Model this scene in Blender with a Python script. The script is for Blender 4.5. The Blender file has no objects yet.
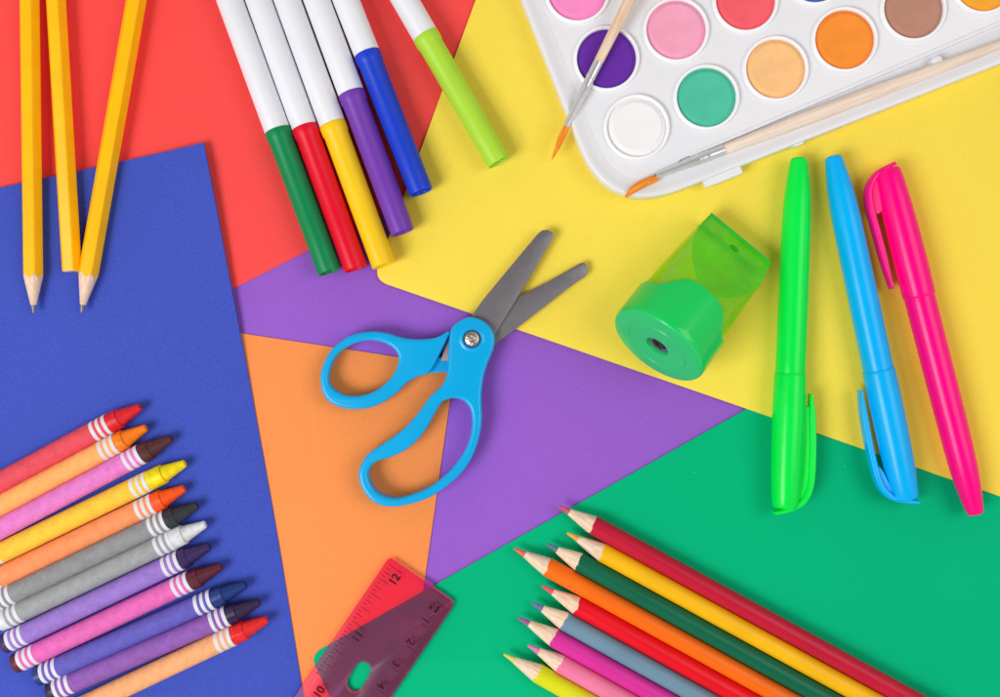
import bpy, bmesh, math, random
from mathutils import Vector, Matrix
random.seed(7)
S = 0.000382          # metres per photo pixel on the table plane
H = 0.38              # camera height
CX, CY = 500.0, 348.5
SC = bpy.context.scene
COL = SC.collection

def P(x, y, z=0.0):
    """point of the place seen at photo pixel (x, y) at height z"""
    k = S * (1 - z / H)
    return Vector(((x - CX) * k, -(y - CY) * k, z))

# ------------------------------------------------------------------ materials
def lin(c):
    c = c / 255.0
    return c / 12.92 if c <= .04045 else ((c + .055) / 1.055) ** 2.4
def rgb(r, g, b, k=1.0):
    return (min(lin(r) * k, 1), min(lin(g) * k, 1), min(lin(b) * k, 1), 1)

def mat(name, col, rough=.5, spec=.5, metal=0, var=.06, vscale=120, bump=0, bscale=1500, coat=0, sss=0, sheen=0, specks=0):
    m = bpy.data.materials.new(name); m.use_nodes = True
    nt = m.node_tree; N = nt.nodes; L = nt.links
    b = N['Principled BSDF']
    b.inputs['Roughness'].default_value = rough
    b.inputs['Specular IOR Level'].default_value = spec
    b.inputs['Metallic'].default_value = metal
    b.inputs['Coat Weight'].default_value = coat
    b.inputs['Coat Roughness'].default_value = .12
    if sss:
        b.inputs['Subsurface Weight'].default_value = sss
        b.inputs['Subsurface Radius'].default_value = (1, 1, 1)
        b.inputs['Subsurface Scale'].default_value = .0015
    tc = N.new('ShaderNodeTexCoord')
    n1 = N.new('ShaderNodeTexNoise'); n1.inputs['Scale'].default_value = vscale; n1.inputs['Detail'].default_value = 3
    L.new(tc.outputs['Object'], n1.inputs['Vector'])
    mr = N.new('ShaderNodeMapRange'); mr.inputs[1].default_value = .3; mr.inputs[2].default_value = .7
    mr.inputs[3].default_value = 1 - var; mr.inputs[4].default_value = 1 + var
    L.new(n1.outputs['Fac'], mr.inputs[0])
    vm = N.new('ShaderNodeVectorMath'); vm.operation = 'SCALE'; vm.inputs[0].default_value = col[:3]
    L.new(mr.outputs[0], vm.inputs['Scale'])
    out = vm.outputs[0]
    if specks:
        n3 = N.new('ShaderNodeTexNoise'); n3.inputs['Scale'].default_value = bscale * 1.1; n3.inputs['Detail'].default_value = 1.5
        L.new(tc.outputs['Object'], n3.inputs['Vector'])
        m3 = N.new('ShaderNodeMapRange'); m3.inputs[1].default_value = .25; m3.inputs[2].default_value = .75
        m3.inputs[3].default_value = 1 - specks; m3.inputs[4].default_value = 1 + specks
        L.new(n3.outputs['Fac'], m3.inputs[0])
        v3 = N.new('ShaderNodeVectorMath'); v3.operation = 'SCALE'
        L.new(out, v3.inputs[0]); L.new(m3.outputs[0], v3.inputs['Scale']); out = v3.outputs[0]
    L.new(out, b.inputs['Base Color'])
    if bump:
        n2 = N.new('ShaderNodeTexNoise'); n2.inputs['Scale'].default_value = bscale; n2.inputs['Detail'].default_value = 2
        L.new(tc.outputs['Object'], n2.inputs['Vector'])
        bp = N.new('ShaderNodeBump'); bp.inputs['Strength'].default_value = bump; bp.inputs['Distance'].default_value = .0003
        L.new(n2.outputs['Fac'], bp.inputs['Height']); L.new(bp.outputs[0], b.inputs['Normal'])
    return m

def paper_mat(name, r, g, b, k=.94, bump=.35, sp=.075):
    m = mat(name, rgb(r, g, b, k), rough=.75, spec=.07, var=.025, vscale=14, bump=bump, bscale=1300, specks=sp)
    # a few specks of dust lying on the sheet
    nt = m.node_tree; N = nt.nodes; L = nt.links; b = N['Principled BSDF']
    tc = N.new('ShaderNodeTexCoord'); vo = N.new('ShaderNodeTexVoronoi'); vo.inputs['Scale'].default_value = 75
    L.new(tc.outputs['Object'], vo.inputs['Vector'])
    lt = N.new('ShaderNodeMath'); lt.operation = 'LESS_THAN'; lt.inputs[1].default_value = .016
    L.new(vo.outputs['Distance'], lt.inputs[0])
    sp_ = N.new('ShaderNodeSeparateXYZ'); L.new(vo.outputs['Color'], sp_.inputs[0])
    g2 = N.new('ShaderNodeMath'); g2.operation = 'MULTIPLY'; L.new(lt.outputs[0], g2.inputs[0]); L.new(sp_.outputs['X'], g2.inputs[1])
    g3 = N.new('ShaderNodeMath'); g3.operation = 'MULTIPLY'; g3.inputs[1].default_value = .45; L.new(g2.outputs[0], g3.inputs[0])
    mx = N.new('ShaderNodeMix'); mx.data_type = 'RGBA'; mx.inputs['B'].default_value = (.8, .8, .8, 1)
    src = b.inputs['Base Color'].links[0].from_socket
    L.new(src, mx.inputs['A']); L.new(g3.outputs[0], mx.inputs['Factor']); L.new(mx.outputs['Result'], b.inputs['Base Color'])
    return m

def wood_mat(name, c1, c2, axis='X', ring=260):
    m = bpy.data.materials.new(name); m.use_nodes = True
    nt = m.node_tree; N = nt.nodes; L = nt.links; b = N['Principled BSDF']
    b.inputs['Roughness'].default_value = .65; b.inputs['Specular IOR Level'].default_value = .2
    tc = N.new('ShaderNodeTexCoord'); mp = N.new('ShaderNodeMapping')
    mp.inputs['Scale'].default_value = (60, 1100, 1100)
    L.new(tc.outputs['Object'], mp.inputs[0])
    n = N.new('ShaderNodeTexNoise'); n.inputs['Scale'].default_value = 1; n.inputs['Detail'].default_value = 4
    L.new(mp.outputs[0], n.inputs['Vector'])
    cr = N.new('ShaderNodeValToRGB'); cr.color_ramp.elements[0].position = .35; cr.color_ramp.elements[1].position = .62
    cr.color_ramp.elements[0].color = c2; cr.color_ramp.elements[1].color = c1
    L.new(n.outputs['Fac'], cr.inputs[0]); L.new(cr.outputs[0], b.inputs['Base Color'])
    return m

def clear_mat(name, tcol, haze, hazef, rough=.12, edge=None, refl=.12, trans=0, wavy=0):
    """thin clear coloured plastic: coloured transmission, a little haze and a glossy coat"""
    m = bpy.data.materials.new(name); m.use_nodes = True
    nt = m.node_tree; N = nt.nodes; L = nt.links
    N.remove(N['Principled BSDF']); out = N['Material Output']
    t = N.new('ShaderNodeBsdfTransparent'); t.inputs[0].default_value = tcol
    d = N.new('ShaderNodeBsdfDiffuse'); d.inputs[0].default_value = haze
    g = N.new('ShaderNodeBsdfGlossy'); g.inputs['Roughness'].default_value = rough; g.inputs[0].default_value = (1, 1, 1, 1)
    fr = N.new('ShaderNodeFresnel'); fr.inputs[0].default_value = 1.48
    tc = N.new('ShaderNodeTexCoord'); n = N.new('ShaderNodeTexNoise'); n.inputs['Scale'].default_value = 90; n.inputs['Detail'].default_value = 3
    L.new(tc.outputs['Object'], n.inputs['Vector'])
    mr = N.new('ShaderNodeMapRange'); mr.inputs[1].default_value = .3; mr.inputs[2].default_value = .7
    mr.inputs[3].default_value = hazef * .8; mr.inputs[4].default_value = hazef * 1.2
    L.new(n.outputs['Fac'], mr.inputs[0])
    if wavy:
        mp = N.new('ShaderNodeMapping'); mp.inputs['Scale'].default_value = (40, 260, 260); L.new(tc.outputs['Object'], mp.inputs[0])
        nw = N.new('ShaderNodeTexNoise'); nw.inputs['Scale'].default_value = 1; nw.inputs['Detail'].default_value = 1; L.new(mp.outputs[0], nw.inputs['Vector'])
        bw = N.new('ShaderNodeBump'); bw.inputs['Strength'].default_value = wavy; bw.inputs['Distance'].default_value = .0015
        L.new(nw.outputs['Fac'], bw.inputs['Height']); L.new(bw.outputs[0], g.inputs['Normal'])
    if trans:
        tl = N.new('ShaderNodeBsdfTranslucent'); tl.inputs[0].default_value = haze
        mx = N.new('ShaderNodeMixShader'); mx.inputs[0].default_value = trans
        L.new(d.outputs[0], mx.inputs[1]); L.new(tl.outputs[0], mx.inputs[2]); d = mx
    m1 = N.new('ShaderNodeMixShader'); L.new(mr.outputs[0], m1.inputs[0]); L.new(t.outputs[0], m1.inputs[1]); L.new(d.outputs[0], m1.inputs[2])
    m2 = N.new('ShaderNodeMixShader')
    mu = N.new('ShaderNodeMath'); mu.operation = 'MULTIPLY'; mu.inputs[1].default_value = refl * 8
    mu.use_clamp = True
    L.new(fr.outputs[0], mu.inputs[0]); L.new(mu.outputs[0], m2.inputs[0])
    L.new(m1.outputs[0], m2.inputs[1]); L.new(g.outputs[0], m2.inputs[2])
    L.new(m2.outputs[0], out.inputs['Surface'])
    return m

def plastic(name, r, g, b, k=.94, rough=.4, spec=.24, **kw):
    return mat(name, rgb(r, g, b, k), rough=rough, spec=spec, var=.03, vscale=60, bump=.04, bscale=400, **kw)

# ------------------------------------------------------------------ object helpers
def link(o, parent=None):
    COL.objects.link(o)
    if parent is not None: o.parent = parent
    return o
def tag(o, label=None, cat=None, group=None, kind=None):
    if label: o['label'] = label
    if cat: o['category'] = cat
    if group: o['group'] = group
    if kind: o['kind'] = kind
    return o
def empty(name, label, cat, M=None, loc=None, group=None):
    o = bpy.data.objects.new(name, None); o.empty_display_size = .005
    link(o); tag(o, label, cat, group)
    if M is not None: o.matrix_world = M
    if loc is not None: o.location = loc
    return o
def mesh_obj(name, verts, faces, mats, parent=None, fm=None, smooth=True, ang=40):
    me = bpy.data.meshes.new(name)
    me.from_pydata([tuple(v) for v in verts], [], faces)
    if not isinstance(mats, (list, tuple)): mats = [mats]
    for m in mats: me.materials.append(m)
    if fm: 
        for p, i in zip(me.polygons, fm): p.material_index = i
    bm = bmesh.new(); bm.from_mesh(me); bmesh.ops.recalc_face_normals(bm, faces=bm.faces); bm.to_mesh(me); bm.free()
    for p in me.polygons: p.use_smooth = smooth
    if smooth: me.set_sharp_from_angle(angle=math.radians(ang))
    return link(bpy.data.objects.new(name, me), parent)

def frame(A, B, roll=0.0):
    """matrix with origin A, local X towards B, local Z as near up as it can"""
    x = (B - A).normalized(); y = Vector((0, 0, 1)).cross(x).normalized(); z = x.cross(y)
    M = Matrix((x, y, z)).transposed().to_4x4(); M.translation = A
    return M @ Matrix.Rotation(roll, 4, 'X')

def lathe(name, prof, mats, parent=None, seg=48, rf=None, mi=None, ang=40, axis='X', jitter=0):
    """prof: list of (x, r). rf(phi)->radius factor. mi: material index per band"""
    V = []; F = []; FM = []; idx = []
    for k, (x, r) in enumerate(prof):
        if r <= 1e-9:
            V.append((x, 0, 0)); idx.append([len(V) - 1])
        else:
            row = []
            for s in range(seg):
                a = 2 * math.pi * s / seg
                q = r * (rf(a) if rf else 1)
                xx = x + (random.uniform(-1, 1) * jitter if jitter and 0 < k < len(prof) - 1 else 0)
                V.append((xx, q * math.cos(a), q * math.sin(a))); row.append(len(V) - 1)
            idx.append(row)
    for k in range(len(idx) - 1):
        a, b = idx[k], idx[k + 1]; m = mi[k] if mi else 0
        if len(a) == 1 and len(b) == 1: continue
        for s in range(seg):
            t = (s + 1) % seg
            if len(a) == 1: F.append((a[0], b[s], b[t]))
            elif len(b) == 1: F.append((a[s], b[0], a[t]))
            else: F.append((a[s], b[s], b[t], a[t]))
            FM.append(m)
    if axis == 'Z': V = [(v[1], v[2], v[0]) for v in V]
    return mesh_obj(name, V, F, mats, parent, FM, ang=ang)

def catmull(pts, n=8, closed=True):
    out = []; m = len(pts)
    rng = range(m) if closed else range(m - 1)
    for i in rng:
        g = (lambda j: pts[j % m]) if closed else (lambda j: pts[min(max(j, 0), m - 1)])
        p0, p1, p2, p3 = g(i - 1), g(i), g(i + 1), g(i + 2)
        for k in range(n):
            t = k / n
            out.append(tuple(.5 * (2 * p1[c] + (p2[c] - p0[c]) * t + (2 * p0[c] - 5 * p1[c] + 4 * p2[c] - p3[c]) * t * t
                       + (3 * p1[c] - p0[c] - 3 * p2[c] + p3[c]) * t ** 3) for c in range(len(p1))))
    if not closed: out.append(tuple(pts[-1]))
    return out

def prism(name, loops, z0, z1, bev, m, parent=None, res=3, zp=None, ang=50, local=False):
    """loops in photo pixels (outer first, then holes) extruded from z0 to z1 with rounded edges"""
    zp = z1 if zp is None else zp
    cu = bpy.data.curves.new(name, 'CURVE'); cu.dimensions = '2D'; cu.fill_mode = 'BOTH'
    for lp in loops:
        sp = cu.splines.new('POLY'); sp.points.add(len(lp) - 1); sp.use_cyclic_u = True
        for q, pt in zip(sp.points, lp):
            w = Vector((pt[0], pt[1], 0)) if local else P(pt[0], pt[1], zp)
            q.co = (w.x, w.y, 0, 1)
    bev = min(bev, (z1 - z0) / 2 - 1e-5)
    cu.extrude = (z1 - z0) / 2 - bev; cu.bevel_depth = bev; cu.bevel_resolution = res; cu.offset = -bev
    tmp = bpy.data.objects.new('tmp', cu); COL.objects.link(tmp)
    dg = bpy.context.evaluated_depsgraph_get()
    me = bpy.data.meshes.new_from_object(tmp.evaluated_get(dg))
    bpy.data.objects.remove(tmp); bpy.data.curves.remove(cu)
    me.name = name; me.transform(Matrix.Translation((0, 0, (z0 + z1) / 2)))
    if parent is not None: me.transform(parent.matrix_world.inverted())
    bm = bmesh.new(); bm.from_mesh(me); bmesh.ops.remove_doubles(bm, verts=bm.verts, dist=1e-7)
    bmesh.ops.recalc_face_normals(bm, faces=bm.faces); bm.to_mesh(me); bm.free()
    me.materials.clear(); me.materials.append(m)
    for p in me.polygons: p.use_smooth = True; p.material_index = 0
    me.set_sharp_from_angle(angle=math.radians(ang))
    return link(bpy.data.objects.new(name, me), parent)

def rounded(pts, radii, n=8):
    """polygon corners rounded; radii one per corner"""
    out = []; m = len(pts)
    for i in range(m):
        p = Vector(pts[i]); a = Vector(pts[i - 1]); b = Vector(pts[(i + 1) % m]); r = radii[i]
        if r <= 0: out.append(tuple(p)); continue
        da = (a - p).normalized(); db = (b - p).normalized()
        for k in range(n + 1):
            t = k / n
            s = p + da * r; e = p + db * r
            out.append(tuple(s * (1 - t) ** 2 + p * 2 * t * (1 - t) + e * t * t))
    return out

def ribbon(pts, widths):
    """closed outline around an open line of pixels, with a width at each point"""
    n = len(pts); l = []; r = []
    for i in range(n):
        a = Vector(pts[max(i - 1, 0)][:2]); b = Vector(pts[min(i + 1, n - 1)][:2]); d = (b - a).normalized()
        q = Vector((-d.y, d.x)); w = widths[i] / 2; p = Vector(pts[i][:2])
        l.append(tuple(p + q * w)); r.append(tuple(p - q * w))
    return l + r[::-1]

def join(objs, name):
    """merge several meshes (same parent) into the first one, without operators"""
    base = objs[0]; bm = bmesh.new(); mats = []
    for o in objs:
        for m in o.data.materials:
            if m not in mats: mats.append(m)
    for o in objs:
        tmp = bmesh.new(); tmp.from_mesh(o.data)
        tm = bpy.data.meshes.new('t')
        mp = [mats.index(m) for m in o.data.materials]
        for f in tmp.faces: f.material_index = mp[f.material_index]
        tmp.to_mesh(tm); tmp.free(); bm.from_mesh(tm); bpy.data.meshes.remove(tm)
    me = bpy.data.meshes.new(name); bm.to_mesh(me); bm.free()
    for m in mats: me.materials.append(m)
    me.set_sharp_from_angle(angle=math.radians(45))
    base.data = me; base.name = name
    for o in objs[1:]: bpy.data.objects.remove(o)
    return base

# ------------------------------------------------------------------ setting: table and coloured sheets
Z_PUR, Z_RED, Z_ORG, Z_GRN, Z_YEL, Z_BLU = .0004, .0008, .0009, .0013, .0018, .0026
mt = mat('table_white', rgb(235, 235, 235, .9), rough=.5, var=.02)
t = mesh_obj('table', [(-1.2, -1.2, -.02), (1.2, -1.2, -.02), (1.2, 1.2, -.02), (-1.2, 1.2, -.02), (-1.2, -1.2, 0), (1.2, -1.2, 0), (1.2, 1.2, 0), (-1.2, 1.2, 0)],
             [(0, 1, 2, 3), (4, 5, 6, 7), (0, 1, 5, 4), (1, 2, 6, 5), (2, 3, 7, 6), (3, 0, 4, 7)], mt, smooth=False)
tag(t, kind='structure')

def sheet(loop, z0, z1, m, label):
    o = prism('coloured_sheet', [loop], z0, z1, .00008, m, res=1, zp=z1)
    return tag(o, label, 'sheet', 'coloured paper sheets')
sheet([(-140, 120), (1250, 120), (1250, 900), (-140, 900)], .00002, Z_PUR, paper_mat('paper_purple', 155, 97, 208, sp=.05), 'purple sheet under all the others, seen beneath the scissors')
sheet([(-150, -260), (520, -260), (520, 143), (-150, 483)], Z_PUR + .00002, Z_RED, paper_mat('paper_red', 255, 82, 80, sp=.05), 'red sheet under the white barrelled felt pens')
sheet([(150, 319.5), (455, 365.5), (424, 585), (404, 725), (150, 760)], Z_PUR + .00003, Z_ORG, paper_mat('paper_orange', 255, 152, 84, sp=.05), 'orange sheet under the scissor loops and the ruler')
g_ = [(310, 655.5), (1180, 164), (1320, 700), (1250, 860), (409, 860)]
sheet(rounded(g_, [13, 0, 0, 0, 0]), Z_ORG + .00003, Z_GRN, paper_mat('paper_green', 0, 186, 128, bump=.15, sp=.03), 'green sheet under the coloured pencils')
y_ = [(373, 279.5), (620, 365), (1250, 583), (1300, -260), (571, -260)]
sheet(rounded(y_, [16, 0, 0, 0, 0]), Z_GRN + .00005, Z_YEL, paper_mat('paper_yellow', 255, 227, 84, bump=.12, sp=.03), 'yellow sheet under the paint box and highlighters')
# the blue sheet is thicker and its right edge bends down a little
rt = catmull([(180, 40), (205, 143.5), (240, 333), (275, 527), (303, 697), (322, 800)], 24, False)[24:]
cols_ = [0, .3, .6] + [1 - d / 340.0 for d in (60, 52, 44, 36, 28, 21, 15, 10, 6, 3, 1, 0)]
bm_p = paper_mat('paper_blue', 66, 84, 186, k=1.0, bump=.45, sp=.12)
V = []; F = []; nr = len(rt); nc = len(cols_)
for i, (x, y) in enumerate(rt):
    lx, ly = x - 340, y + 340 * .2147
    for c in cols_:
        px_, py_ = lx + (x - lx) * c, ly + (y - ly) * c
        dd = (1 - c) * 340; drop = max(0, 1 - dd / 46) ** 2 * .0013
        if dd == 0: drop += .00006
        up = max(0, 1 - dd / 90) ** 2 * max(0, 1 - abs(py_ - 170) / 190) * .0022
        drop *= min(1, max(0, (py_ - 300) / 120))
        V.append(P(px_, py_, Z_BLU) + Vector((0, 0, up - drop)))
for i in range(nr - 1):
    for c in range(nc - 1): F.append((i * nc + c, i * nc + c + 1, (i + 1) * nc + c + 1, (i + 1) * nc + c))
nv = len(V); V += [Vector((v.x, v.y, max(v.z - .0011, .0011))) for v in V]
F += [tuple(nv + q for q in f[::-1]) for f in F]
for i in range(nr - 1):
    for c in (0, nc - 1): a = i * nc + c; b = a + nc; F.append((a, b, b + nv, a + nv))
for c in range(nc - 1):
    for i in (0, nr - 1): a = i * nc + c; F.append((a, a + 1, a + 1 + nv, a + nv))
o = mesh_obj('coloured_sheet', V, F, bm_p, ang=35)
tag(o, 'dark blue sheet under the wax crayons', 'sheet', 'coloured paper sheets')

# ------------------------------------------------------------------ wax crayons
def mk_wrapper_mats(i, c):
    return mat('crayon_paper_%d' % i, rgb(*c, .92), rough=.7, spec=.18, var=.09, vscale=330, bump=.4, bscale=700, specks=.07)
white_band = mat('crayon_band_white', rgb(226, 225, 234, .93), rough=.7, spec=.15, var=.04, vscale=300)
CR = 10.55 * S * .985
CRAY = [  # tip, direction (angle deg), exposed length px, wax colour, paper colour, labels
 ((140.5, 406.8), 28.4, 35.0, (225, 28, 40), (232, 82, 96), 'red crayon with pinkish red paper, topmost of the row'),
 ((146.3, 427.6), 28.1, 33.0, (255, 128, 8), (255, 178, 104), 'orange crayon in pale orange paper, between red and brown ones'),
 ((171.6, 438.0), 28.0, 33.5, (84, 42, 44), (232, 128, 206), 'brown crayon in pink paper, beside the yellow one'),
 ((185.2, 463.2), 26.0, 40.0, (246, 222, 0), (250, 202, 64), 'yellow crayon in golden paper with bright yellow tip'),
 ((184.6, 488.4), 25.8, 33.5, (255, 84, 12), (255, 152, 98), 'orange red crayon in salmon paper, below the yellow one'),
 ((197.6, 505.2), 25.6, 33.5, (44, 50, 56), (146, 146, 150), 'black crayon in grey paper with three white bands'),
 ((205.6, 524.0), 25.4, 35.5, (222, 226, 228), (160, 162, 164), 'white crayon in light grey paper'),
 ((209.8, 546.0), 25.5, 31.8, (54, 36, 92), (156, 122, 208), 'dark violet crayon in lilac paper, just below the white one'),
 ((221.4, 566.2), 25.3, 33.6, (92, 32, 46), (232, 108, 186), 'maroon crayon in bright pink paper'),
 ((245.8, 584.4), 23.8, 35.6, (22, 52, 124), (102, 96, 190), 'navy crayon in blue violet paper'),
 ((259.2, 602.0), 23.3, 33.8, (46, 30, 70), (146, 94, 180), 'near black plum crayon in purple paper'),
 ((267.0, 619.4), 25.3, 37.2, (232, 36, 34), (250, 178, 124), 'red tipped crayon in peach paper, lowest of the row'),
]
def crayon(i, tip, deg, ex, wax, pap, label):
    z = Z_BLU + CR
    d = Vector((-math.cos(math.radians(deg)), math.sin(math.radians(deg))))
    L = 228
    A = P(tip[0], tip[1], z); B = P(tip[0] + d.x * L, tip[1] + d.y * L, z)
    M = frame(A, B, random.uniform(0, 6)); k = (B - A).length / L
    root = empty('wax_crayon', label, 'crayon', M, group='wax crayons lying in a row')
    wm = mat('wax_%d' % i, rgb(*wax, .95), rough=.42, spec=.4, var=.16, vscale=420, bump=.35, bscale=500)
    R = CR / k
    prof = [(0, 0), (0, 3.0), (.3, 3.6), (1.0, 3.95), (23, 8.5), (23.4, 8.7), (23.6, R * .90), (24.2, R * .95), (ex + 2, R * .965), (L - 9, R * .965), (L - 1, R * .955), (L, R * .88), (L, 0)]
    lathe('wax_stick', [(x * k, r * k) for x, r in prof], wm, root, jitter=.00003)
    pm = mk_wrapper_mats(i, pap)
    r0 = R; a = ex; b = L - 7.5
    xs = [(a, R * .966), (a, r0)]; mi = [1]
    for w, mm in ((3.6, 1), (3.2, 0), (3.4, 1), (3.2, 0), (3.6, 1)):
        a += w; xs.append((a, r0)); mi.append(mm)
    tail = []; b1 = b
    xs.append((b - 17, r0)); mi.append(0)
    a = b - 17
    for w, mm in ((3.6, 1), (3.2, 0), (3.4, 1), (3.2, 0), (3.6, 1)):
        a += w; xs.append((a, r0)); mi.append(mm)
    xs.append((a, R * .966)); mi.append(1)
    # wavy paper edges and a seam where the paper overlaps
    w = lathe('paper_wrapper', [(x * k, r * k) for x, r in xs], [pm, white_band], root, mi=mi, rf=lambda an: 1 + (.008 if an < 1.2 else 0))
    ph = random.uniform(0, 6)
    for v in w.data.vertices:
        an = math.atan2(v.co.z, v.co.y)
        v.co.x += .00016 * math.sin(an + ph) + .00005 * math.sin(3 * an + ph * 2)
    return root
for i, c in enumerate(CRAY): crayon(i, *c)

# ------------------------------------------------------------------ coloured pencils
wood = wood_mat('pencil_wood', rgb(246, 224, 200, 1), rgb(230, 194, 162, .96))
CP = [
 ((558, 506), (593, 525), (196, 22, 56), (206, 92, 106), 'dark red coloured pencil, uppermost of the row'),
 ((567, 533), (601.6, 552), (250, 188, 14), (240, 172, 76), 'golden yellow coloured pencil beside the dark red one'),
 ((546, 544), (579, 560.7), (4, 102, 72), (92, 122, 134), 'dark green coloured pencil between yellow and orange ones'),
 ((514, 548), (547.7, 566), (252, 112, 14), (232, 108, 92), 'bright orange coloured pencil reaching further left'),
 ((542, 585.5), (577.7, 603.8), (236, 12, 34), (228, 92, 108), 'bright red coloured pencil beside the orange one'),
 ((532, 601.6), (565, 619.6), (112, 146, 168), (112, 116, 168), 'greyish blue coloured pencil with dull blue lead'),
 ((518.5, 616.5), (554, 636), (220, 48, 158), (176, 84, 158), 'magenta coloured pencil with purple lead'),
 ((528.8, 643.5), (560.7, 662), (240, 124, 164), (226, 122, 184), 'light pink coloured pencil beside the magenta one'),
 ((505, 652), (538, 672), (220, 222, 22), (212, 210, 104), 'lime yellow coloured pencil, lowest of the row'),
]
PR = 9.75 * S * .985
def colour_pencil(i, tip, st, col, lead, label):
    z = Z_GRN + PR
    # barrels lie parallel at one pitch
    d = Vector((math.cos(math.radians(29.0 + (i - 4) * .08)), math.sin(math.radians(29.0 + (i - 4) * .08))))
    base = Vector((593, 525)); n = Vector((-.482, .876))
    off = i * 19.55
    s = Vector(st); q = base + n * off; s = q + d * ((s - q).dot(d))
    cone = (Vector(st) - Vector(tip)).length
    t0 = s - d * cone
    A = P(t0.x, t0.y, z); B = P(t0.x + d.x * 460, t0.y + d.y * 460, z)
    M = frame(A, B, random.uniform(0, 6)); k = (B - A).length / 460; R = PR / k
    root = empty('coloured_pencil', label, 'pencil', M, group='coloured pencils lying in a row')
    ll = 12.5; rl = R * ll / cone * 1.02
    lm = mat('pencil_lead_%d' % i, rgb(*lead, .95), rough=.6, spec=.25, var=.15, vscale=700, bump=.4, bscale=900)
    pm = mat('pencil_paint_%d' % i, rgb(*col, .95), rough=.36, spec=.22, var=.05, vscale=60, bump=.06, bscale=250)
    lathe('lead', [(x * k, r * k) for x, r in [(0, 0), (.1, .9), (1, 1.35), (ll * .6, rl * .72), (ll, rl)]], lm, root, seg=32)
    w = lathe('sharpened_wood', [(x * k, r * k) for x, r in [(ll, rl), (ll + .3, rl * 1.06), (cone * .7, R * .70), (cone, R * .97)]], wood, root, seg=48)
    b = lathe('painted_barrel', [(x * k, r * k) for x, r in [(cone - .8, R * .93), (cone - .1, R * .985), (cone + .8, R), (300, R), (455, R), (457, R * .97), (458, R * .85), (458, 0)]], pm, root, seg=48)
    ph = random.uniform(0, 6)
    for v in b.data.vertices:      # the paint edge left by the sharpener is a little ragged
        if v.co.x < (cone + 1.5) * k:
            an = math.atan2(v.co.z, v.co.y)
            v.co.x += k * (.6 * math.sin(an * 2 + ph) + .3 * math.sin(an * 5 + 2 * ph) + random.uniform(-.25, .25))
    for v in w.data.vertices:
        if v.co.x > cone * k * .98: v.co.x += .9 * k
    return root
for i, c in enumerate(CP): colour_pencil(i, *c)

# ------------------------------------------------------------------ yellow graphite pencils
pencil_paint = mat('pencil_yellow', rgb(255, 190, 0, 1), rough=.42, spec=.3, var=.04, vscale=150, bump=.08, bscale=500)
wood_pale = wood_mat('pencil_wood_pale', rgb(244, 218, 196, .97), rgb(222, 184, 156, .95))
graphite = mat('graphite', rgb(116, 116, 122), rough=.35, spec=.6, metal=.3, var=.2, vscale=800)
HR = 10.2 * S * .98   # to the hexagon's corner
def hexf(a):
    # flats up and down, softened corners
    s = math.pi / 3
    t = ((a + s / 2) % s) - s / 2            # distance to nearest corner direction (corners at 0, 60 ...)
    return min(math.cos(s / 2) / math.cos(s / 2 - abs(t)), .975)
def hex_pencil(label, x_top, x_sh, tip, roll=0.0):
    z = Z_BLU + HR * .866
    s = P(x_sh[0], x_sh[1], z); tp = P(x_top[0], x_top[1], z); d = (tp - s).normalized()
    cone = .0 if tip is None else (P(tip[0], tip[1], z) - s).length
    A = s - d * cone
    M = frame(A, A + d, roll)
    root = empty('graphite_pencil', label, 'pencil', M, group='yellow graphite pencils')
    seg = 72; Lp = .17
    if tip is None:
        lathe('painted_barrel', [(0, HR * .90), (.0001, HR * .96), (.0004, HR), (Lp, HR), (Lp, 0)], pencil_paint, root, seg=seg, rf=hexf, ang=25)
        lathe('end_grain', [(-.00015, 0), (-.00015, HR * .86), (.00005, HR * .90)], wood_pale, root, seg=seg, rf=hexf)
        lathe('lead', [(-.0003, 0), (-.0003, .001), (0, .001)], graphite, root, seg=24)
    else:
        ll = .0030; rl = .00105; slope = (HR * .93 - rl) / (cone - ll)
        V = []; F = []
        for q in range(seg):
            a = 2 * math.pi * q / seg; r = HR * hexf(a); xb = ll + (r - rl) / slope
            wob = .0002 * math.sin(5 * a) 
            for x, rr in ((xb + wob, r * .995), (xb + .0003 + wob, r), (.06, r), (Lp, r)):
                V.append((x, rr * math.cos(a), rr * math.sin(a)))
        for q in range(seg):
            n = (q + 1) % seg
            for j in range(3): F.append((4 * q + j, 4 * q + j + 1, 4 * n + j + 1, 4 * n + j))
        V.append((Lp, 0, 0))
        for q in range(seg): F.append((4 * q + 3, len(V) - 1, 4 * ((q + 1) % seg) + 3))
        mesh_obj('painted_barrel', V, F, pencil_paint, root, ang=25)
        V = []; F = []
        for q in range(seg):
            a = 2 * math.pi * q / seg; r = HR * hexf(a) * .992; xb = ll + (r - rl) / slope + .0002 * math.sin(5 * a) + .0001
            for x, rr in ((ll, rl), ((ll + xb) / 2, (rl + r) / 2), (xb, r)):
                V.append((x, rr * math.cos(a), rr * math.sin(a)))
        for q in range(seg):
            n = (q + 1) % seg
            for j in range(2): F.append((3 * q + j, 3 * q + j + 1, 3 * n + j + 1, 3 * n + j))
        mesh_obj('sharpened_wood', V, F, wood_pale, root)
        lathe('lead', [(-.0001, 0), (0, .0004), (.0005, .00058), (ll, rl * .98), (ll + .0003, rl * .98)], graphite, root, seg=24)
    return root
hex_pencil('yellow pencil at the far left with a sharp tip', (29.6, 0), (33.2, 275), (34.2, 313))
hex_pencil('yellow pencil with a flat unsharpened end', (56, 0), (72.0, 271), None)
hex_pencil('slanting sharpened yellow pencil touching the blunt one', (136.3, 0), (88.3, 274), (81.4, 312.5), .12)

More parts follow.
